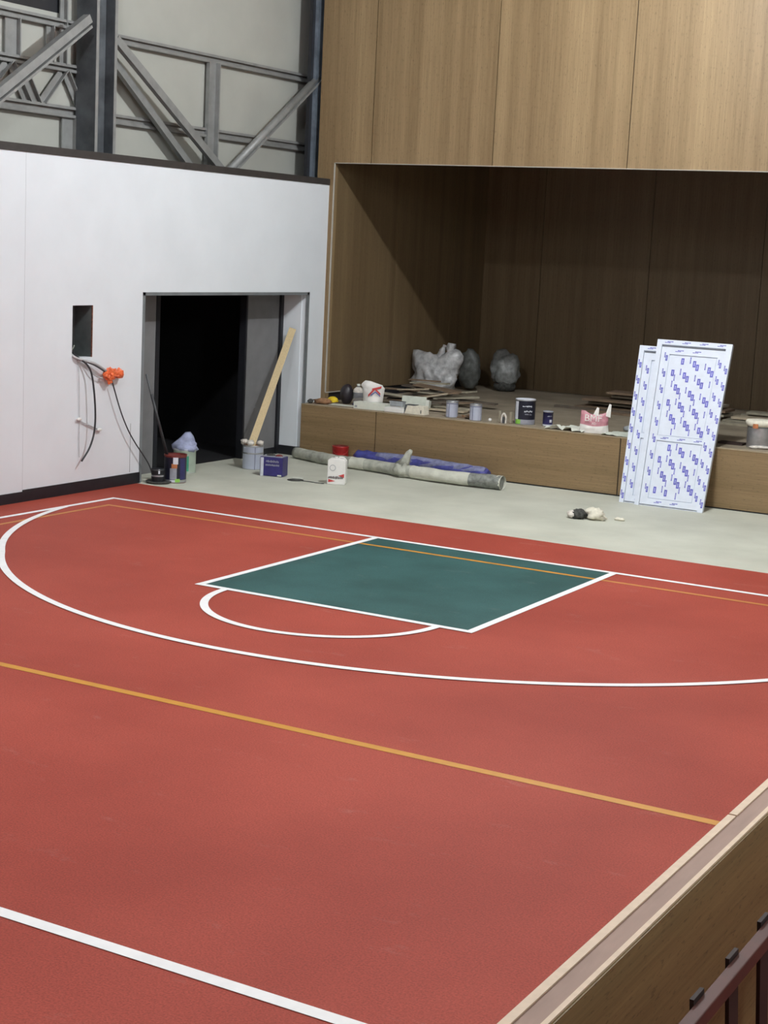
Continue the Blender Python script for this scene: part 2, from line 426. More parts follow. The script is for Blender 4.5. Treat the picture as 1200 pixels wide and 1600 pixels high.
member('lower of the two parallel diagonal braces right of the wide column', 'brace', (-1.16, 1.16, 5.45), (-1.16, 3.10, 4.08), .05, .145, 'angle', 'steel_brace')
t = thing('steel_brace', 'round-topped diagonal brace rising right to the slim post', 'brace', (-.95, 3.55, 4.15))
m = MB(); m.tube([(0, 0, 0), (0, 2.28, 1.55)], .055, 'steel', 12); m.build('tube', t)
m = MB(); m.bar((.02, .06, -.02), (.02, 2.34, 1.53), .02, .10, 'steel', up=(1, 0, 0)); m.build('flange', t)
t = thing('steel_brace', 'big diagonal brace running down left from the wide column', 'brace', (-.84, .36, 5.79))
m = MB(); m.bar((0, 0, 0), (0, -3.2, -2.13), .10, .10, 'steel', up=(0, -.55, .83)); m.build('flange', t)
m = MB(); m.bar((.02, -.01, -.10), (.02, -3.2, -2.23), .12, .03, 'steel', up=(0, -.55, .83)); m.build('lip', t)
# lattice to the left of the column
t = thing('steel_lattice', 'steel lattice frame behind the big diagonal brace', 'frame', (-1.25, .5, 4.19))
o3 = lambda o: setattr(o, 'location', (1.25, -.5, -4.19)) or o
for nm, zz, hh in (('top_chord', 5.735, .11), ('middle_chord', 5.215, .10), ('bottom_chord', 4.685, .14)):
    m = MB(); c_beam(m, (-1.26, -9, zz), (-1.26, .62, zz), .05, hh, 'steel'); o3(m.build(nm, t))
for yy, z0, z1, w in ((.13, 5.25, 5.69, .10), (.37, 5.25, ZC, .09), (-.53, 5.25, 5.69, .22), (-1.43, 5.25, 5.69, .2), (.5, 4.19, 4.62, .22)):
    m = MB(); m.box(-1.27, -1.25, yy-w/2, yy+w/2, z0, z1, 'steel'); m.box(-1.25, -1.20, yy+w/2-.02, yy+w/2, z0, z1, 'steel'); o3(m.build('post', t))
for k in range(6):
    y0 = .40-k*.98
    for (ya, yb) in ((y0, y0+.30), (y0-.02, y0-.42), (y0-.80, y0-.50)):
        m = MB(); m.bar((-1.25, ya, 5.18), (-1.25, yb, 4.75), .10, .014, 'steel', up=(1, 0, 0)); m.bar((-1.22, ya+.05, 5.18), (-1.22, yb+.05, 4.75), .014, .06, 'steel', up=(1, 0, 0)); o3(m.build('diagonal', t))

# ------------------------------------------------------------------ wood wall above the stage and stage opening
b = MB()
seams = [-.80, .13, 2.13, 4.18, 6.22, 8.26, 10.3, 12.34, XR]
for x0, x1 in zip(seams, seams[1:]):
    b.box(x0+(.007 if x0 > -.7 else 0), x1-.007, YP, YP+.03, ZL, ZC, 'wood_v')
b.box(-.78, XR, YP+.03, YP+.10, ZL+.01, ZC, 'black_skirt')
b.box(-.80, -.60, YP, YP+.10, 0, ZL, 'wood_v'); b.box(-.60, XJ, YP, YP+.10, HS+.004, ZL, 'wood_v')
struct(b.build('wall_front'))
b = MB(); b.box(XJ-.012, XR, YP-.006, YP+.12, ZL-.009, ZL, 'trim_light'); b.box(XJ-.011, XJ+.002, YP-.006, YP+.02, .965, ZL, 'trim_light')
b.box(XJ-.01, XJ+.006, YP, 6.2, .95, .965, 'trim_light')
struct(b.build('trim_3'))
b = MB()
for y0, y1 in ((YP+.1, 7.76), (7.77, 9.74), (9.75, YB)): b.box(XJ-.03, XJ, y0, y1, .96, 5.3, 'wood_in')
b.box(XJ-.12, XJ-.03, YP+.1, YB+.1, HS-.1, 5.3, 'black_skirt')
struct(b.build('wall_stage_left'))
b = MB(); sx = [XJ, .63, 2.65, 4.61, 6.6, 8.6, 10.6, 12.6, XR]
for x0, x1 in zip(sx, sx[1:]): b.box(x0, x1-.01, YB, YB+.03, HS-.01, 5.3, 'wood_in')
b.box(XJ-.1, XR, YB+.03, YB+.1, HS-.1, 5.3, 'black_skirt')
struct(b.build('wall_stage_back'))
b = MB(); b.box(XJ-.1, XR, YP+.1, YB+.1, 5.3, 5.4, 'dark_wood'); struct(b.build('ceiling_stage'))

# the stage
t = thing('stage', 'long low wood-faced stage platform in the opening', 'stage', (0, YS, 0))
for k, (x0, x1) in enumerate(((XW+.002, .727), (.74, 4.58), (4.595, 8.4), (8.41, XR-.002))):
    m = MB(); m.box(x0, x1, 0, .02, .02 if k else .01, HS-.012, 'wood_h'); m.build('front_panel', t, .002)
m = MB(); m.box(XW+.002, XR-.002, .02, .06, 0, HS-.03, 'black_skirt'); m.build('backing', t)
m = MB()
m.box(XW+.002, XR-.002, -.004, YP+.1-YS, HS-.012, HS, 'stage_lip')
xs = [XJ+.001, 1.2, 3.6, 6.1, 8.5, 11, XR-.001]
for i in range(6):
    for y0, y1 in ((.07, 1.3), (1.305, 2.55), (2.555, 3.8), (3.805, YB-YS-.001)):
        a = xs[i]+(.002); m.box(a, xs[i+1]-.002, y0, y1, HS-.01, HS+.002, 'stage_top')
m.build('deck', t)

# ------------------------------------------------------------------ rest of the hall, out of the picture
b = MB(); b.box(XR, XR+.1, YN, YB, 0, ZC, 'room'); struct(b.build('wall_right'))
b = MB(); b.box(-1.5, XR+.1, YN-.1, YN, 0, ZC, 'room'); struct(b.build('wall_back'))
b = MB(); b.box(-1.5, XR+.1, YN-.1, 6.6, ZC, ZC+.1, 'room'); struct(b.build('ceiling'))

# ------------------------------------------------------------------ low wall and red railing near the camera
t = thing('low_wall', 'low plywood-faced wall with pale edges at the court side', 'wall', (10.8, -8, 0))
def lw(nm, x0, x1, z0, z1, mt, y0=-19.5, y1=1.1):
    m = MB(); m.box(x0-10.8, x1-10.8, y0+8, y1+8, z0, z1, mt); return m.build(nm, t)
lw('inner_board', 10.741, 10.772, .001, 1.10, 'ply_edge', -19.5, -9.52); lw('inner_board', 10.741, 10.772, .001, 1.10, 'ply_edge', -9.505, 1.1)
lw('top_board', 10.772, 10.838, .001, 1.094, 'mauve_board')
lw('outer_board', 10.842, 10.845, .001, 1.10, 'ply_edge'); 
lw('outer_board', 10.845, 10.860, .001, 1.10, 'ply_edge')
lw('plywood_face', 10.860, 10.868, .001, 1.092, 'wood_y')
t = thing('railing', 'dark red steel railing in the shadow beside the low wall', 'railing', (11.1, -10.5, 0))
m = MB(); m.bar((0, -4.8, .93), (0, 4.8, .93), .045, .055, 'red_steel'); m.build('top_rail', t, .004)
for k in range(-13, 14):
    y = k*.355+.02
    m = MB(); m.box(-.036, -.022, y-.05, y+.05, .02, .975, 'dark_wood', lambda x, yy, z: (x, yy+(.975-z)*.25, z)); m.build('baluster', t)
# ------------------------------------------------------------------ wrapped doors
def wrapped_door(label, BL, BR, TL, TR, seed):
    BL, BR, TL, TR = map(Vector, (BL, BR, TL, TR))
    t = thing('wrapped_door', label, 'door', BL); n = ((BR-BL).cross(TL-BL)).normalized()   # towards the hall
    Wd, Hd = (BR-BL).length, (TL-BL).length
    def F(u, v, w):
        a = BL.lerp(BR, u/Wd); c = TL.lerp(TR, u/Wd); return a.lerp(c, v/Hd)+n*w-BL
    rnd = random.Random(seed)
    def mk(m, u0, u1, v0, v1, w, horiz=False):
        m.face([F(*q) for q in ((u0, v0, w), (u1, v0, w), (u1, v1, w), (u0, v1, w))], 'film_blue')
        du, dv = (u1-u0), (v1-v0)
        if not horiz: a = (u0+du*.38, u0+du*.62, v0+dv*.2, v1-dv*.2)
        else: a = (u0+du*.2, u1-du*.2, v0+dv*.38, v0+dv*.62)
        m.face([F(*q) for q in ((a[0], a[2], w+.0007), (a[1], a[2], w+.0007), (a[1], a[3], w+.0007), (a[0], a[3], w+.0007))], 'film_pale')
    def group(m, u, v, w, n, u0, u1, v0, v1):
        for k in range(n):
            x, y = u+k*.042, v-k*.048; hh = .092; ww = .038
            if k == 0: ww = .014
            if k == n-1 and n > 3: ww = .014; y -= .02
            if x < u0 or x+ww > u1 or y < v0 or y+hh > v1: continue
            mk(m, x, x+ww, y, y+hh, w)
    def strip_v(m, uc, v0, v1, w):
        v = v0+rnd.random()*.1
        while v < v1-.1:
            mk(m, uc-.020, uc-.006, v+.045, v+.12, w); mk(m, uc-.002, uc+.024, v, v+.08, w); v += .235
    def strip_h(m, vc, u0, u1, w):
        u = u0+.06+rnd.random()*.08
        while u < u1-.08:
            mk(m, u, u+.075, vc+.002, vc+.014, w, True); mk(m, u-.03, u+.04, vc-.012, vc-.002, w, True); u += .22
    D = .055
    m = MB()   # frame
    jw = .062
    m.box(0, jw, 0, Hd, -D, 0, 'film', F); m.box(Wd-jw-.012, Wd, 0, Hd, -D, 0, 'film', F); m.box(jw, Wd-jw-.012, Hd-.07, Hd, -D, 0, 'film', F)
    m.box(jw, Wd-jw, 0, .025, -D, -.03, 'film', F)
    strip_v(m, Wd-.035, .05, Hd-.15, .001); strip_h(m, Hd-.035, 0, Wd, .001)
    if seed == 2: strip_v(m, .03, .05, Hd-.15, .001)
    m.build('frame', t)
    m = MB()   # leaf: stiles and rails around two fielded panels
    u0, u1, v0, v1 = jw+.004, Wd-jw-.016, .03, Hd-.10; L0 = -.014
    m.box(jw, Wd-jw-.012, Hd-.10, Hd-.07, -D, -.045, 'film_grey', F)
    sw = .105
    m.box(u0, u0+sw, v0, v1, L0-.04, L0, 'film', F); m.box(u1-sw*.8, u1, v0, v1, L0-.04, L0, 'film', F)
    R = [(v0, v0+.085), (.935, 1.005), (v1-.10, v1)]
    for a, c in R: m.box(u0+sw, u1-sw*.8, a, c, L0-.04, L0, 'film', F); strip_h(m, (a+c)/2, u0+sw, u1-sw*.8, L0+.001)
    strip_v(m, u0+.065, v0+.12, v1-.05, L0+.001); strip_v(m, u1-.045, v0+.05, v1-.12, L0+.001)
    lf = m.build('leaf', t)
    for a, c in ((R[0][1], R[1][0]), (R[1][1], R[2][0])):
        m = MB(); p0, p1 = u0+sw, u1-sw*.8
        m.box(p0, p1, a, c, L0-.035, L0-.022, 'film', F)
        m.box(p0+.012, p1-.012, a+.012, c-.012, L0-.022, L0-.012, 'film', F)
        row = 0; v = c+.42
        while v > a-.4:
            u = p0-.12+(row % 2)*.09
            while u < p1:
                group(m, u, v-(u-p0)*.38, L0-.011, 4 if rnd.random() < .6 else 3, p0+.015, p1-.015, a+.015, c-.012); u += .195
            v -= .215; row += 1
        o = m.build('panel', lf)
    return t
wrapped_door('front film-wrapped white panel door leaning on the stage', (5.04, 4.625, .001), (5.98, 4.625, .001), (4.846, 5.6, 2.158), (5.90, 5.6, 2.158), 1)
wrapped_door('rear film-wrapped white door peeking out left behind the front door', (4.80, 4.692, .001), (5.72, 4.692, .001), (4.588, 5.62, 2.055), (5.62, 5.62, 2.055), 2)

# ------------------------------------------------------------------ paint cans, pails and bits
def view_rot(x, y): return math.atan2(-15.45-y, 12.45-x)      # yaw pointing from a spot to the open court
def can(x, y, z, r, hh, label, body='can_white', name='paint_can', cat='can', rim='tin', top='tin', group=None, bands=None, openr=False):
    t = thing(name, label, cat, (x, y, z), view_rot(x, y), group)
    m = MB(); prof = [(0, 0), (r*.98, 0), (r, .008)]; ms = [rim, rim]
    bs = bands or [(hh-.02, body)]
    for zz, bm_ in bs: prof.append((r, zz)); ms.append(bm_)
    prof += [(r*1.03, hh-.015), (r*1.03, hh-.004)]; ms += [rim, rim]
    if openr: prof += [(r*.96, hh), (r*.94, hh-.05), (0, hh-.05)]; ms += [rim, top, top]
    m.lathe(prof, body, 30, ms=ms); bd = m.build('body', t)
    m = MB()
    if openr: m.lathe([(r*.95, hh-.006), (r*1.04, hh-.004), (r*1.04, hh+.004), (r*.95, hh+.004)], rim, 30); m.build('rim', t)
    else: m.lathe([(0, hh-.008), (r*.8, hh-.008), (r*.86, hh+.002), (r*1.0, hh+.003), (r*1.0, hh-.01)], top, 30); m.build('lid', t)
    return bd, r, hh
def marks(m, x0, x1, z, hgt, y, mt, seed):
    """a worn, unreadable line of print on a flat face"""
    rnd = random.Random(seed); x = x0
    while x < x1:
        w = .006+rnd.random()*.010; a = z-rnd.random()*.2*hgt; b_ = z+hgt*(.55+.45*rnd.random())
        m.face([(x, y, a), (x+w, y, a), (x+w, y, b_), (x, y, b_)], mt); x += w+.004
def patch(m, r, a0, a1, z0, z1, mt, n=6):
    """curved patch on a can, angles in degrees around the front"""
    for i in range(n):
        p, q = math.radians(a0+(a1-a0)*i/n), math.radians(a0+(a1-a0)*(i+1)/n)
        m.face([(r*math.cos(p), r*math.sin(p), z0), (r*math.cos(q), r*math.sin(q), z0), (r*math.cos(q), r*math.sin(q), z1), (r*math.cos(p), r*math.sin(p), z1)], mt)
def squiggle(m, r, a0, a1, z, hgt, mt, seed, w=.004):
    rnd = random.Random(seed); a = a0
    while a < a1:
        d = 3+rnd.random()*5; patch(m, r, a, min(a+d, a1), z+rnd.random()*hgt*.4, z+hgt*(.5+.5*rnd.random()), mt, 2); a += d+1.5
for x, y, lb in ((1.86, 5.40, 'left of the two bluish white cans on the stage edge'), (2.29, 5.31, 'right of the two bluish white cans on the stage edge')):
    t, r, hh = can(x, y, HS+.002, .088, .235, lb, group='bluish white cans on the stage edge')
    m = MB(); patch(m, r+.0012, -32, -26, .01, .20, 'can_seam', 2); m.lathe([(r*1.01, .198), (r*1.02, .203), (r*1.01, .208)], 'can_seam', 30); m.build('seam', t)
t, r, hh = can(2.98, 5.50, HS+.002, .145, .36, 'large black-navy printed pail on the stage', 'navy_black', 'paint_pail', 'pail', top='label_white',
               bands=[(.075, 'label_grey'), (.34, 'navy_black')])
m = MB(); patch(m, r+.001, -72, -42, .075, .33, 'label_white'); patch(m, r+.0012, -62, -25, .01, .075, 'lime'); squiggle(m, r+.0015, -15, 40, .25, .03, 'label_white', 3)
squiggle(m, r+.0015, -5, 45, .18, .03, 'label_white', 4); squiggle(m, r+.0015, 0, 40, .14, .02, 'label_grey', 5); m.build('label', t)
t, r, hh = can(3.33, 5.52, HS+.002, .072, .215, 'small dark navy can right of the large pail on stage', 'navy', top='label_grey', bands=[(.03, 'label_white'), (.20, 'navy')])
m = MB(); patch(m, r+.001, 20, 50, .06, .10, 'label_white', 3); m.build('label', t)
m = MB(); squiggle(m, r+.001, -10, 50, .14, .02, 'label_grey', 8); m.build('lettering', t)
# grey bucket at the right edge
t, r, hh = can(6.37, 5.62, HS+.002, .175, .36, 'grey bucket with cream-crusted rim at the right edge', 'grey_trim', 'bucket', 'bucket', rim='off_white', top='off_white', bands=[(.27, 'tin'), (.33, 'grey_trim')])
m = MB(); m.lathe([(.18, .29), (.20, .30), (.205, .345), (.19, .37), (.10, .375), (0, .365)], 'rag_cream', 30); patch(m, .206, -30, -10, .27, .33, 'orange_print', 3); m.build('crust', t)
m = MB()
m.blob((.16, .02, .02), (.06, .16, .022), 'rag', 30, .4, 2, 2, .2); m.build('drips', t)
# floor group at the passage
t, r, hh = can(-.31, 1.66, 0, .148, .37, 'dark paint pail with picture label at the passage left side', 'navy_black', 'paint_pail', 'pail', top='red_paint', rim='red_paint', openr=True,
               bands=[(.045, 'tin'), (.34, 'navy_black')])
m = MB(); patch(m, r+.001, -28, 8, .05, .20, 'label_grey'); patch(m, r+.0015, -20, 10, .20, .26, 'orange_print'); patch(m, r+.0018, -12, 14, .255, .345, 'label_white')
patch(m, r+.002, -28, 0, .015, .045, 'label_white'); patch(m, r+.002, 0, 25, .015, .06, 'lime'); patch(m, r+.001, 25, 60, .05, .33, 'navy'); m.build('label', t)
t, r, hh = can(-.78, 2.50, 0, .155, .33, 'pale green smeared bucket topped with a bluish cloth', 'pale_green', 'bucket', 'bucket', top='rag_blue', rim='label_white', openr=True)
m = MB(); patch(m, r+.001, -5, 22, .03, .24, 'green_print'); m.build('label', t)
m = MB(); m.blob((0, 0, .02), (.17, .15, .10), 'rag_blue', 4, .35, 2, 3, .4, ears=(((.1, .1, 1), .9, 8),)); tag(m.build('cloth', loc=(-.78, 2.50, .33)), 'bluish white cloth heaped on the pale green bucket', 'cloth')
t, r, hh = can(-.33, 3.52, 0, .148, .34, 'grey-white metal bucket with the leaning plank in it', 'can_white', 'bucket', 'bucket', top='rag_brown', rim='tin', openr=True)
m = MB(); patch(m, r+.001, 10, 13, .0, .33, 'can_seam', 1); m.lathe([(r*1.01, .22), (r*1.03, .23), (r*1.01, .24)], 'tin', 30); m.build('seam', t)
for k, (dx, dy, sc) in enumerate(((-.13, -.03, .055), (.02, -.10, .05), (.10, .02, .05))):
    m = MB(); m.blob((0, 0, 0), (sc, sc, sc*.8), 'rag', 11+k, .5, 2.2, 2); tag(m.build('rag', loc=(-.33+dx, 3.52+dy, .375)), 'crumpled off-white rag on the rim of the plank bucket', 'rag', 'rags on the plank bucket')
m = MB(); m.bar((-.40, 3.56, .30), (-.775, 5.13, 1.93), .105, .025, 'pine', up=(.5, -.8, .1)); tag(m.build('plank'), 'pale pine plank leaning in the passage opening', 'plank')
m = MB(); m.tube([(-.56, 1.31, 1.43), (-.40, 1.60, .34)], .014, 'cable', 10); m.tube([(-.52, 1.38, 1.17), (-.40, 1.60, .34)], .019, 'cable_black', 10); tag(m.build('broom_handle'), 'thin dark handle leaning on the left edge of the passage', 'handle')
m = MB(); m.lathe([(0, 0), (.15, 0), (.17, .02), (.165, .03), (.10, .02), (0, .02)], 'rag_dark', 24); tag(m.build('tray', loc=(-.40, 1.42, 0)), 'flat dark round tray below the small black tin', 'tray')
t, r, hh = can(-.415, 1.42, .02, .085, .17, 'small black tin beside the dark paint pail', 'black_skirt', top='black_skirt', rim='cable', bands=[(.07, 'black_skirt'), (.09, 'tin'), (.15, 'black_skirt')])
m = MB(); patch(m, r+.001, 5, 20, .11, .17, 'label_white', 2); m.build('label', t)
# square navy tin
t = thing('square_tin', 'square violet-navy tin on the concrete by the plank bucket', 'tin', (.27, 3.16, 0), math.radians(14))
m = MB(); m.box(-.165, .165, -.11, .11, .008, .27, 'purple_navy'); m.box(-.16, -.115, -.1115, -.109, .0, .26, 'label_white'); m.box(-.168, -.16, -.11, .11, 0, .265, 'navy_black')
m.box(.09, .15, -.112, -.109, .01, .03, 'off_white'); marks(m, -.08, .10, .200, .030, -.1106, 'label_grey', 4); marks(m, -.085, .11, .150, .024, -.1106, 'label_grey', 6)
m.build('body', t, .004)
m = MB(); m.box(-.15, .15, -.10, .10, .268, .280, 'label_grey'); m.blob((-.05, 0, .285), (.06, .05, .018), 'rag_dark', 3, .4, 2, 2); m.blob((.08, -.02, .285), (.05, .04, .02), 'red_paint', 5, .4, 2, 2); m.build('lid', t)
# white jug
t = thing('jerry_can', 'white plastic jug with red print on the concrete', 'jug', (1.30, 3.16, 0), math.radians(22))
m = MB(); prof = [(-.125, 0), (.125, 0), (.125, .32), (.10, .355), (-.09, .355), (-.125, .33)]
vs = []
for yy in (-.085, .085): vs.append([m.bm.verts.new((x, yy*(1 if zz < .33 else .85), zz)) for x, zz in prof])
k = m.mi('white_plastic'); m.bm.faces.new(vs[0]); m.bm.faces.new(vs[1][::-1])
for i in range(6): m.bm.faces.new((vs[0][i], vs[1][i], vs[1][(i+1) % 6], vs[0][(i+1) % 6]))
m.build('body', t, .012)
m = MB(); yf = -.0868
m.face([(-.105, yf, .03), (-.105, yf, .075), (-.01, yf, .05)], 'red_print'); m.face([(.11, yf, .155), (.11, yf, .10), (.03, yf, .125)], 'red_print')
marks(m, -.108, .09, .085, .036, yf-.0008, 'print_dark', 9)
m.build('label', t); m = MB()
for i in range(24):
    a0, a1 = 2*PI*i/24, 2*PI*(i+1)/24
    m.face([(-.05+.035*math.cos(a0), yf, .23+.035*math.sin(a0)), (-.05+.042*math.cos(a0), yf, .23+.042*math.sin(a0)), (-.05+.042*math.cos(a1), yf, .23+.042*math.sin(a1)), (-.05+.035*math.cos(a1), yf, .23+.035*math.sin(a1))], 'grey_block')
m.build('emblem', t)
m = MB(); m.tube([(-.02, 0, .35), (-.02, 0, .372)], .022, 'white_plastic', 14); m.build('cap', t)
m = MB(); m.tube(smooth_path([(.02, 0, .35), (.03, 0, .365), (.08, 0, .365), (.11, 0, .34)]), .012, 'white_plastic', 8); m.build('handle', t)
t, r, hh = can(.225, 5.02, 0, .122, .255, 'small red bucket behind the white jug against the stage', 'red_plastic', 'bucket', 'bucket', top='red_paint', rim='red_plastic', openr=True)
m = MB(); m.tube(smooth_path([(0, -.125, .22), (.12, -.08, .16), (.14, 0, .14), (.12, .08, .16), (0, .125, .22)]), .004, 'red_print', 6); m.build('handle', t)
# trowel, offcut, twine on the floor
m = MB(); m.lathe([(0, 0), (.11, 0), (.115, .006), (0, .012)], 'rag_dark', 20); tag(m.build('lid', loc=(.72, 3.02, 0)), 'flat dark disc for the stain and shadow between square tin and jug', 'lid')  # dark disc draws the stain and shadow around the offcut
m = MB(); m.box(-.08, .08, -.015, .015, 0, .02, 'off_white'); tag(m.build('offcut', loc=(.70, 3.10, .012), rot=(0, 0, .35)), 'short white offcut lying on the dark disc', 'offcut')
m = MB(); m.tube(smooth_path([(.80, 3.0, .006), (.95, 3.02, .006), (1.1, 3.0, .006), (1.18, 3.02, .006)]), .006, 'rag_dark', 6); tag(m.build('stick'), 'thin dark stick lying left of the white jug', 'stick')
# ------------------------------------------------------------------ long roll and blue bundle
t = thing('long_roll', 'long grey wrapped roll lying along the stage foot', 'roll', (1.5, 4.5, 0))
P = smooth_path([(-2.02, .46, .085), (-1.2, .17, .085), (-.5, .10, .09), (.2, -.06, .095), (.9, -.14, .098), (1.68, -.08, .10)], 8)
n = len(P)-1
mats = ['roll']*n
for i in range(n):
    f = i/n
    if .62 < f < .86: mats[i] = 'roll_light'
    if f >= .86: mats[i] = 'roll_dark'
    if .28 < f < .36: mats[i] = 'roll_light'
m = MB(); m.tube(P, [.082+.014*(i/n) for i in range(n+1)], mats, 18, jit=.16, seed=3); m.build('roll_body', t)
m = MB(); e = P[-1]; m.tube([e-Vector((.06, -.004, 0)), e+Vector((.02, 0, 0))], .098, 'roll_light', 18, caps=False); m.tube([e, e+Vector((.004, 0, 0))], .07, 'roll_dark', 14); m.build('end_wrap', t)
m = MB(); c = Vector((.12, -.06, .10)); m.blob(c, (.13, .12, .11), 'roll', 8, .35, 2.5, 3); m.tube([c+Vector((-.02, 0, .05)), c+Vector((.03, .02, .16)), c+Vector((.07, .03, .25)), c+Vector((.10, .03, .29))], [.09, .06, .045, .03], 'roll', 9, jit=.6, seed=4); m.build('tied_wrap', t)
t = thing('blue_bundle', 'flat blue wrapped bundle between the grey roll and the stage', 'bundle', (1.5, 4.97, 0))
P = smooth_path([(-1.0, .02, .13), (-.5, .01, .13), (.2, .0, .13), (.8, .0, .11), (1.22, -.02, .09)], 6)
m = MB(); m.tube(P, [.06]+[.112]*(len(P)-2)+[.09], 'blue_sheet', 16, jit=.45, seed=5, squash=.85); m.build('sheet', t)
m = MB(); m.tube([p+Vector((0, -.005, .035)) for p in P[5:-1]], [.092]*len(P[5:-1]), 'blue_dust', 14, jit=.35, seed=9, squash=.85); m.build('dusty_top', t)
# ------------------------------------------------------------------ rags on the open concrete
m = MB(); m.blob((0, 0, .05), (.09, .08, .065), 'rag_dark', 21, .55, 2.4, 3, .2); m.blob((-.08, -.02, .045), (.06, .06, .05), 'rag', 22, .5, 2.4, 2, .2); m.blob((.01, .06, .06), (.05, .04, .055), 'rag_dark', 26, .6, 2.4, 2, .2)
tag(m.build('rag', loc=(4.93, 2.98, 0)), 'dark soiled rag crumpled on the open concrete', 'rag')
m = MB(); m.blob((0, 0, .06), (.11, .09, .08), 'rag_cream', 24, .6, 2.2, 3, .2); m.blob((.07, .0, .03), (.07, .06, .03), 'rag_cream', 25, .6, 2.2, 2, .2)
tag(m.build('rag', loc=(5.12, 3.06, 0)), 'cream rag crumpled against the dark soiled rag', 'rag')
m = MB(); m.blob((0, 0, .015), (.07, .05, .022), 'rag_cream', 27, .6, 2.6, 2, .3); tag(m.build('paper_scrap', loc=(5.38, 3.24, 0)), 'tiny pale paper scrap right of the crumpled rags', 'scrap')

# ------------------------------------------------------------------ things on the left of the stage
Z = HS+.002
m = MB(); m.blob((0, 0, .03), (.04, .05, .035), 'rag_dark', 31, .5, 2, 2, .2); tag(m.build('rag', loc=(-.50, 5.28, Z)), 'small dark scrap at the left corner of the stage', 'scrap')
m = MB(); m.blob((0, 0, .035), (.13, .10, .045), 'rag_brown', 32, .6, 2.4, 3, .2); tag(m.build('rag', loc=(-.33, 5.38, Z)), 'brown crumpled rag at the left end of the stage', 'rag')
m = MB(); m.blob((0, 0, .045), (.085, .065, .05), 'yellow', 33, .3, 2, 2, .2, smooth=False); tag(m.build('sponge', loc=(-.22, 5.48, Z+.02)), 'yellow sponge on the brown rag', 'sponge')
m = MB(); m.blob((0, 0, .15), (.105, .10, .155), 'black_bag', 34, .10, 1.5, 3, .04); tag(m.build('black_bag', loc=(-.10, 5.68, Z)), 'round black bag standing left of the clear jug', 'bag')
t = thing('clear_jug', 'clear plastic bottle standing right of the black bag', 'bottle', (.08, 5.72, Z))
m = MB(); m.lathe([(0, 0), (.07, 0), (.078, .02), (.076, .12), (.08, .19), (.07, .235), (.03, .27), (.025, .30)], 'clear', 22); m.build('body', t)
m = MB(); m.lathe([(.027, .295), (.028, .32), (0, .322)], 'off_white', 14); m.build('cap', t)
m = MB(); m.lathe([(.0785, .19), (.082, .2), (.072, .24), (.034, .272)], 'rag', 22); m.build('shoulder', t)
m = MB(); m.blob((0, 0, .02), (.06, .05, .02), 'navy', 40, .4, 2, 2, .2); tag(m.build('scrap', loc=(.12, 5.60, Z)), 'dark blue scrap at the foot of the clear bottle', 'scrap')
# white sheets strewn under them
m = MB(); m.box(-.32, .32, -.05, .05, 0, .012, 'off_white'); tag(m.build('white_strip', loc=(.0, 5.42, Z), rot=(0, 0, .05)), 'thin white strip under the black bag and bottle', 'strip')
m = MB(); m.box(-.26, .26, -.10, .10, 0, .10, 'off_white'); m.box(-.24, -.20, -.102, -.1, .02, .05, 'grey_block'); tag(m.build('foam_board', bevel=.008, loc=(.55, 5.34, Z), rot=(0, 0, .06)), 'white foam slab under the printed white bag', 'slab')
m = MB(); m.box(-.16, .16, -.09, .09, 0, .07, 'white_plastic'); tag(m.build('foam_board', bevel=.008, loc=(.99, 5.30, Z), rot=(0, 0, .02)), 'small white foam slab right of the longer one', 'slab')
m = MB(); m.box(-.17, .16, -.08, .08, 0, .125, 'rag_cream', lambda x, y, z: (x*(1-.6*z if x < 0 else 1-.9*z), y, z)); m.box(-.20, -.165, -.085, .08, 0, .13, 'cable', lambda x, y, z: (x+.35*z, y, z)); m.box(-.16, .0, -.082, .05, .125, .134, 'cable'); m.box(.10, .115, -.084, -.078, .02, .07, 'cable')
tag(m.build('foam_block', bevel=.012, loc=(1.32, 5.33, Z)), 'rounded cream block with a dark strap on the stage edge', 'block')
m = MB(); m.box(-.11, .11, -.05, .05, 0, .075, 'grey_block'); m.box(-.115, .115, -.055, .055, .055, .075, 'grey_block'); tag(m.build('grey_box', bevel=.004, loc=(.90, 5.49, Z+.07), rot=(0, 0, .05)), 'small grey box on the foam right of the printed bag', 'box')
m = MB(); m.box(-.19, .19, -.015, .015, 0, .20, 'pale_block'); m.box(.19, .24, -.012, .1, 0, .16, 'off_white'); tag(m.build('pale_panel', loc=(1.0, 5.80, Z+.008), rot=(-.25, 0, .18)), 'pale green offcut panel standing before the board heap', 'panel')
# white printed bag
t = thing('printed_bag', 'white bag with red and blue chevrons on the foam slab', 'bag', (.47, 5.50, Z+.09), .35)
m = MB(); nx, nz = 14, 12; V = {}
for i in range(nx+1):
    for j in range(nz+1):
        u, v = i/nx, j/nz; w = .165*(1-.10*math.cos(v*PI)) if v < .7 else .165*(1.05-.45*((v-.7)/.3)**2)
        x = (u*2-1)*w-(.03*v if v > .7 else 0); zz = .32*v-(.05*u if v > .75 else 0)*u
        dd = .10*math.sin(PI*u)**.6*(1-.75*v**4)+.012*noise.noise(Vector((u*5, v*5, 2)))
        V[i, j] = (x, dd, zz)
for sg in (-1, 1):
    for i in range(nx):
        for j in range(nz):
            q = [(V[a][0], V[a][1]*sg, V[a][2]) for a in ((i, j), (i+1, j), (i+1, j+1), (i, j+1))]
            m.face(q, 'bag_white', True)
bmesh.ops.remove_doubles(m.bm, verts=m.bm.verts[:], dist=.0005)
m.tube([(-.08, 0, .305), (.13, 0, .25), (.155, -.01, .17)], .014, 'bag_white', 8)
m.build('body', t)
m = MB()
def bagpt(x, z):
    u = (x/.165+1)/2; v = z/.32; return (x, -.112*max(.05, math.sin(PI*min(max(u, 0), 1)))**.6-.006, z)
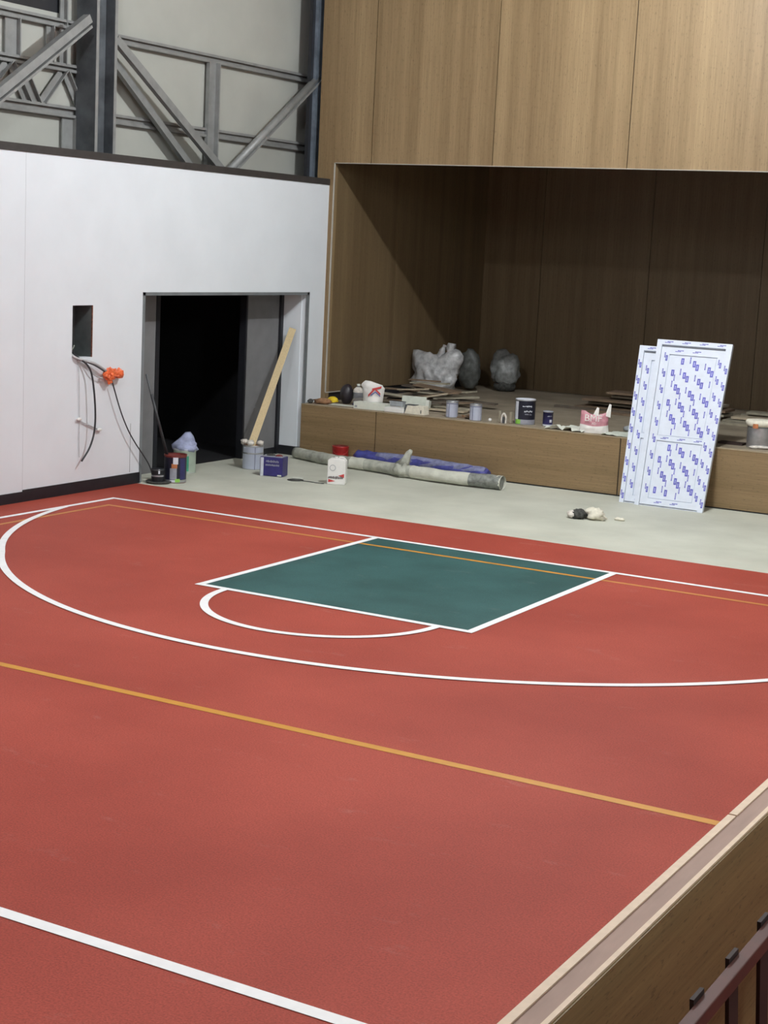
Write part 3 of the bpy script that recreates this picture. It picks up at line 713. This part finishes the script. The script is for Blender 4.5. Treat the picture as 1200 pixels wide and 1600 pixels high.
def stroke(p, q, w, mt, dz=0):
    N = 8
    for i in range(N):
        a = (p[0]+(q[0]-p[0])*i/N, p[1]+(q[1]-p[1])*i/N); c = (p[0]+(q[0]-p[0])*(i+1)/N, p[1]+(q[1]-p[1])*(i+1)/N)
        m.face([bagpt(a[0], a[1]-w/2), bagpt(c[0], c[1]-w/2), bagpt(c[0], c[1]+w/2), bagpt(a[0], a[1]+w/2)], mt)
stroke((-.06, .10), (.03, .20), .035, 'red_print'); stroke((.0, .20), (.13, .235), .030, 'red_print'); stroke((.05, .20), (.12, .13), .03, 'red_print')
stroke((-.02, .11), (.05, .165), .018, 'blue_print'); stroke((.05, .165), (.12, .10), .018, 'blue_print')
m.build('print', t)
# big sacks
t = thing('rubbish_sack', 'big milky plastic sack with upright ends by the stage side wall', 'sack', (.02, 8.35, Z))
m = MB(); m.blob((0, 0, .30), (.36, .28, .32), 'sack', 51, .30, 2.4, 4, .12, fine=.12, ears=(((-.75, 0, .75), .75, 14), ((.62, 0, .80), .75, 12))); m.build('body', t)
m = MB(); m.tube(smooth_path([(.02, 0, .55), (.07, 0, .68), (.13, 0, .80), (.15, 0, .84)]), [.06]*6+[.05]*6+[.035]*6+[.03], 'sack', 10, jit=.5, seed=2)
m.tube(smooth_path([(.20, .0, .50), (.24, .0, .66), (.26, .02, .88)]), [.09]*6+[.08]*6+[.06], 'sack', 10, jit=.5, seed=4); m.build('neck', t)
m = MB(); m.blob((0, 0, .30), (.20, .2, .30), 'sack_deep_shade', 55, .22, 1.8, 4, .1, fine=.06, ears=(((.3, 0, .9), .35, 8), ((-.5, 0, .8), .25, 8))); tag(m.build('rubbish_sack', loc=(-.06, 9.75, Z+.01)), 'sack in shade-darkened grey between the milky sack and the far one', 'sack')
t = thing('rubbish_sack', 'sack in shade-darkened grey in the far left corner of the stage', 'sack', (.43, 10.2, Z))
m = MB(); m.blob((0, 0, .36), (.25, .22, .28), 'sack_half_shade', 57, .25, 1.8, 4, .0, fine=.07, ears=(((-.55, 0, .85), .55, 10), ((.6, 0, .6), .3, 10))); m.blob((.0, 0, .10), (.2, .2, .12), 'rag_dark', 58, .2, 2, 2, .1); m.build('body', t)

# ------------------------------------------------------------------ heap of scrap boards left of the stage
rnd = random.Random(12)
heap = [  # x, y, z, length, width, yaw, tilt, material
    (1.35, 6.05, .02, 1.5, .16, .10, .00, 'scrap3'), (1.10, 6.35, .05, 1.3, .22, -.2, .02, 'scrap2'), (.75, 6.6, .07, 1.2, .2, .35, -.03, 'scrap4'),
    (1.35, 6.55, .10, 1.1, .15, .25, .05, 'scrap1'), (.95, 6.8, .13, 1.2, .25, -.1, -.02, 'scrap4'), (1.30, 6.9, .16, 1.0, .18, .6, .06, 'scrap2'),
    (.70, 7.0, .19, 1.1, .2, .15, .0, 'scrap2'), (1.10, 6.7, .21, 1.0, .12, .5, .16, 'scrap1'), (.55, 7.2, .25, .9, .25, -.1, -.05, 'scrap4'),
    (.90, 7.1, .27, 1.1, .3, .1, -.10, 'scrap1'), (.60, 7.35, .33, .9, .15, .05, .04, 'scrap2'), (1.0, 6.5, .17, .95, .05, .30, .22, 'scrap3'),
    (.45, 7.0, .02, .8, .3, .9, .03, 'scrap2'), (1.45, 6.75, .06, .9, .1, -.35, .02, 'scrap3'), (.45, 6.5, .14, .7, .2, .2, .1, 'scrap4'),
    (1.6, 6.3, .04, .8, .12, .15, .0, 'scrap2'), (.45, 7.45, .36, .75, .12, -.05, .02, 'scrap1'), (1.15, 7.2, .22, .9, .28, -.25, .12, 'scrap2'),
    (.75, 6.25, .09, .8, .16, -.35, .06, 'scrap1'), (.55, 6.35, .17, .7, .14, .4, -.08, 'scrap2'), (1.55, 7.05, .10, 1.0, .2, .2, -.04, 'scrap4'), (.65, 6.7, .26, .8, .10, -.2, .10, 'scrap3'), (1.35, 6.25, .13, .8, .12, .45, .05, 'scrap4'), (.35, 6.85, .22, .8, .16, .1, .0, 'scrap1')]
for k, (x, y, z, L, w, yaw, tl, mt) in enumerate(heap):
    m = MB(); m.box(-L*.36, L*.36, -w/2, w/2, 0, .022, mt)
    o = m.build('board', loc=(x-.1, y-.1, Z+z*.85), rot=(rnd.uniform(-.04, .04), -tl, yaw))
    if k == 11: tag(o, 'narrow pale lath slanting across the front of the board heap', 'board')
    elif k == 9: tag(o, 'wide brown board tilted on top of the heap', 'board')
    else: tag(o, 'scrap board in the untidy heap before the milky sack', 'board', 'scrap boards heaped before the milky sack')
for k in range(4):
    m = MB(); m.box(-.07, .07, -.03, .03, 0, .02, ('scrap1', 'rag_brown')[k % 2]); tag(m.build('wood_chip', loc=(2.02+.045*k, 5.42+.05*(k % 2), Z+.012*k), rot=(.1*k, .2*(k % 2), .9*k)), 'small wood chip between the two bluish white cans', 'chip', 'wood chips between the cans')
m = MB(); m.blob((0, 0, .02), (.028, .028, .025), 'white_plastic', 3, .1, 2, 2); tag(m.build('cap', loc=(2.48, 5.40, Z)), 'tiny white cap lying right of the white cans', 'cap')
for x, lb in ((2.66, 'left thin upright block near the large navy pail'), (2.83, 'right thin upright block near the large navy pail')):
    m = MB(); m.box(-.016, .016, -.02, .02, 0, .17, 'scrap2'); m.box(-.018, .018, -.022, .022, .0, .01, 'scrap1'); tag(m.build('wood_block', bevel=.003, loc=(x, 5.36, Z)), lb, 'block')
t = thing('hose_clamp', 'small pale arched fitting between the thin upright blocks', 'fitting', (2.735, 5.32, Z))
m = MB(); m.tube(smooth_path([(-.03, 0, 0), (-.032, 0, .09), (0, 0, .14), (.032, 0, .09), (.03, 0, 0)]), .014, 'rag', 8); m.build('arch', t)
m = MB(); m.box(-.012, .012, -.02, .01, 0, .09, 'cable'); m.build('core', t)
# ------------------------------------------------------------------ paper, pink bag, silver wrap
def crumple(name, label, cat, poly, z, mt, amp, seed, thick=.004, n=14, curl=None, group=None):
    """a rumpled sheet given by four corners"""
    m = MB(); A, B, D_, E_ = [Vector((*p, 0)) for p in poly]; V = []
    for i in range(n+1):
        for j in range(n+1):
            u, v = i/n, j/n; p = A.lerp(B, u).lerp(E_.lerp(D_, u), v)
            hgt = amp*abs(noise.noise(Vector((u*4+seed, v*4, seed))))*2+(curl(u, v) if curl else 0)
            e = .03*noise.noise(Vector((u*7, v*7, seed+3)))
            V.append(m.bm.verts.new((p.x+e, p.y+e, z+.004+hgt)))
    k = m.mi(mt)
    for i in range(n):
        for j in range(n):
            f = m.bm.faces.new((V[i*(n+1)+j], V[(i+1)*(n+1)+j], V[(i+1)*(n+1)+j+1], V[i*(n+1)+j+1])); f.material_index = k
    o = m.build(name); s = o.modifiers.new('s', 'SOLIDIFY'); s.thickness = thick; s.offset = 1
    return tag(o, label, cat, group)
crumple('paper_sheet', 'torn white sheet on the stage edge left of the pink bag', 'sheet', ((3.42, 5.20), (4.0, 5.17), (4.06, 5.75), (3.65, 5.75)), Z, 'off_white', .03, 2, curl=lambda u, v: (.045 if v < .12 and (.2 < u < .4 or .55 < u < .72) else 0))
crumple('paper_sheet', 'greyish sheet on the stage edge behind the doors', 'sheet', ((4.28, 5.17), (4.75, 5.17), (4.72, 5.75), (4.30, 5.72)), Z, 'pale_block', .02, 5)
m = MB(); m.blob((0, 0, .045), (.22, .10, .07), 'grey_block', 61, .3, 2.4, 3, .3); m.box(-.12, -.04, -.11, -.105, .05, .09, 'navy'); m.box(.04, .09, -.11, -.105, .05, .10, 'navy')
tag(m.build('grey_packet', loc=(4.60, 5.85, Z), rot=(0, 0, .15)), 'crumpled grey packet with dark print right of the pink bag', 'packet')
t = thing('pink_bag', 'pink and white printed carrier bag on the stage edge', 'bag', (4.10, 5.36, Z), .42)
m = MB(); n = 16
def pk(u, v):   # u across, v up
    w = .19*(1+.10*(1-v)**3)-.02*v*0; x = (u*2-1)*w; top = .30-.035*math.exp(-((u-.28)/.12)**2)*0-.05*math.sin(PI*u)+.02*math.exp(-((u-.15)/.12)**2)
    d = .10*math.sin(PI*u)**.5*(1-.8*v**2.5)+.01*noise.noise(Vector((u*6, v*6, 1)))
    return x, d, v*top
for sg in (-1, 1):
    for i in range(n):
        for j in range(n):
            q = [(lambda p: (p[0], sg*p[1], p[2]))(pk(a/n, c/n)) for a, c in ((i, j), (i+1, j), (i+1, j+1), (i, j+1))]
            m.face(q, 'bag_white' if j < 6 else 'pink', True)
bmesh.ops.remove_doubles(m.bm, verts=m.bm.verts[:], dist=.0005)
m.build('body', t)
for x, hh in ((.02, .105), (.185, .16)):
    m = MB(); m.bm.faces.new([m.bm.verts.new(p) for p in ((x-.045, -.02, .24), (x+.03, -.03, .22), (x+.035, -.01, .24+hh), (x+.008, 0, .25+hh))]); m.mi('bag_white')
    o = m.build('handle', t); s = o.modifiers.new('s', 'SOLIDIFY'); s.thickness = .012
m = MB(); m.text('BMF', .135, (-.145, -.110, .165), (1, 0, 0), (0, 0, 1), 'bag_white'); m.text('AD', .045, (-.04, -.113, .118), (1, 0, 0), (0, 0, 1), 'bag_white'); m.build('print', t)
# ------------------------------------------------------------------ stacked boards at the back of the stage
k = 0
for (x0, x1, y, z, w, mt, yaw) in ((2.45, 4.8, 8.85, 0, .55, 'scrap1', .02), (2.60, 4.9, 8.95, .062, .42, 'scrap2', -.05), (2.55, 4.9, 8.92, .124, .55, 'scrap1', .03), (2.95, 4.8, 9.05, .186, .36, 'scrap2', -.02), (2.9, 4.7, 9.0, .248, .45, 'scrap1', .04),
                                   (3.3, 4.7, 9.05, .31, .36, 'scrap1', -.03), (2.2, 4.0, 8.40, 0, .10, 'scrap4', .03), (2.9, 4.3, 8.05, 0, .14, 'scrap1', -.08)):
    m = MB(); L = x1-x0; m.box(-L/2, L/2, -w/2, w/2, .0, .034, mt); o = m.build('long_board', loc=((x0+x1)/2, y, Z+z), rot=(0, 0, yaw))
    tag(o, 'dusty brown board in the flat stack behind the pink bag', 'board', 'flat stacked boards behind the pink bag'); k += 1
for (x0, x1, y, z, w, mt, yaw) in ((4.9, 7.6, 8.8, 0, .4, 'scrap2', 0), (5.0, 7.4, 8.9, .05, .35, 'scrap3', .03), (4.95, 7.5, 9.35, .0, .5, 'scrap1', -.02), (5.1, 6.0, 9.3, .10, .3, 'scrap2', .05), (5.0, 7.5, 9.4, .055, .4, 'scrap2', -.03), (5.4, 7.5, 9.35, .15, .3, 'scrap1', -.06), (5.0, 7.2, 8.3, 0, .3, 'scrap2', -.03)):
    m = MB(); L = x1-x0; m.box(-L/2, L/2, -w/2, w/2, .0, .036, mt); o = m.build('long_board', loc=((x0+x1)/2, y, Z+z), rot=(0, 0, yaw))
    tag(o, 'dusty brown board in the stack right of the wrapped doors', 'board', 'stacked boards right of the wrapped doors')
m = MB(); m.box(-.17, .17, -.09, .09, 0, .03, 'dark_wood'); tag(m.build('door_shadow_slab', loc=(5.97, 5.70, Z)), 'dark slab in place of the shadow cast right of the doors', 'board')  # thin dark slab stands in for the cast shadow of the doors

# ------------------------------------------------------------------ cables at the cut hole
def W(y, z, d=.05): return (XW+d, y, z)
t = thing('cable_bundle', 'grey and black cables hanging out of the hole in the wall', 'cable', (XW, 0, 1.69))
def cab(pts, r, mt, nm='cable'):
    m = MB(); m.tube(smooth_path([(p[0]-XW, p[1], p[2]-1.69) for p in pts], 6), r, mt, 8); m.build(nm, t)
cab([W(-.10, 1.85, -.2), W(-.125, 1.71, .01), W(.02, 1.66), W(.22, 1.61, .07), W(.42, 1.515, .08)], .016, 'cable_light')
cab([W(-.10, 1.85, -.2), W(-.12, 1.70, .01), W(.05, 1.645, .05), W(.22, 1.59, .07), W(.41, 1.50, .08)], .012, 'cable')
cab([W(-.05, 1.8, -.15), W(-.04, 1.69, .02), W(.06, 1.60, .08), W(.13, 1.45, .10), W(.17, 1.1, .12), W(.17, .80, .12), W(.11, .58, .10), W(-.02, .41, .08)], .012, 'cable_black')
cab([W(.0, 1.68, .03), W(.12, 1.56, .05), W(.22, 1.47, .05), W(.38, 1.42, .06)], .008, 'cable_light')
cab([W(.47, 1.48, .08), W(.52, 1.42, .08), W(.60, 1.25, .08), W(.73, .98, .08), W(.88, .74, .08), W(1.04, .55, .08), W(1.20, .38, .09), W(1.33, .22, .10), W(1.36, .05, .14)], .0085, 'cable_black')
cab([W(-.06, 1.69, .01), W(-.03, 1.5, .02), W(.0, 1.0, .015), W(.0, .7, .015), W(.01, .45, .015)], .004, 'cable_light')
m = MB(); m.blob((0, 0, 0), (.05, .10, .075), 'orange_bag', 71, .5, 2.4, 3, 0, fine=.2, smooth=False); m.blob((.0, .17, .0), (.045, .085, .06), 'orange_bag', 72, .4, 2.4, 3, 0, smooth=False); m.blob((0, -.01, -.08), (.03, .04, .05), 'orange_bag', 73, .4, 2.4, 2, 0, smooth=False)
tag(m.build('orange_wrap', loc=(XW+.08, .50, 1.47)), 'bright orange plastic wrap tied round the cable ends', 'wrap')
t = thing('wall_clip', 'small slanting rod with white ends on the wall under the hole', 'clip', (XW+.02, .17, .85))
m = MB(); m.tube([(0, -.19, .065), (0, .18, -.075)], .008, 'cable_light', 8); m.build('rod', t)
for yy, zz in ((-.19, .08), (.20, -.08)): m = MB(); m.blob((.01, yy, zz), (.015, .045, .022), 'white_plastic', 2, .1, 2, 2); m.build('end_cap', t)
m = MB(); m.tube(smooth_path([(XW-.25, .06, 1.70), (XW-.16, .05, 1.78), (XW-.12, .04, 1.83)]), .007, 'off_white', 8); tag(m.build('wire_stub'), 'short white wire stub standing inside the hole', 'wire')

# ------------------------------------------------------------------ light
def lamp(name, x, y, z, P, r=.12, col=(.93, .97, 1)):
    l = bpy.data.lights.new(name, 'POINT'); l.energy = P; l.shadow_soft_size = r; l.color = col
    o = bpy.data.objects.new(name, l); C.objects.link(o); o.location = (x, y, z); return o
lamp('high_bay_or_fill_lamp', 6.0, .8, 7.9, 1450, .08)
lamp('high_bay_or_fill_lamp', 5.0, -7.5, 7.9, 780, .2)
lamp('high_bay_or_fill_lamp', 5.0, -14.5, 7.9, 520, .2)
lamp('high_bay_or_fill_lamp', 13.6, -6.5, 6.0, 420, .25)  # added fill lamp, brightens the outer face of the low wall
w = bpy.data.worlds.new('world'); bpy.context.scene.world = w; w.use_nodes = True
w.node_tree.nodes['Background'].inputs[0].default_value = (.5, .55, .6, 1); w.node_tree.nodes['Background'].inputs[1].default_value = .05

# ------------------------------------------------------------------ camera
cd = bpy.data.cameras.new('camera'); co = bpy.data.objects.new('camera', cd); C.objects.link(co)
a, bz, cc = 1.4074248478579399, 0.509160690613692, 0.048969074808841856
R = Matrix.Rotation(bz, 4, 'Z') @ Matrix.Rotation(a, 4, 'X') @ Matrix.Rotation(cc, 4, 'Z')
co.matrix_world = Matrix.Translation((12.449160, -15.450366, 3.219357)) @ R
cd.sensor_fit = 'VERTICAL'; cd.sensor_height = 36; cd.lens = 2511.464/1600*36; cd.clip_end = 200
sc = bpy.context.scene; sc.camera = co
sc.view_settings.view_transform = 'Standard'; sc.view_settings.look = 'None'; sc.view_settings.gamma = 1
sc.view_settings.exposure = 0; sc.view_settings.use_curve_mapping = False
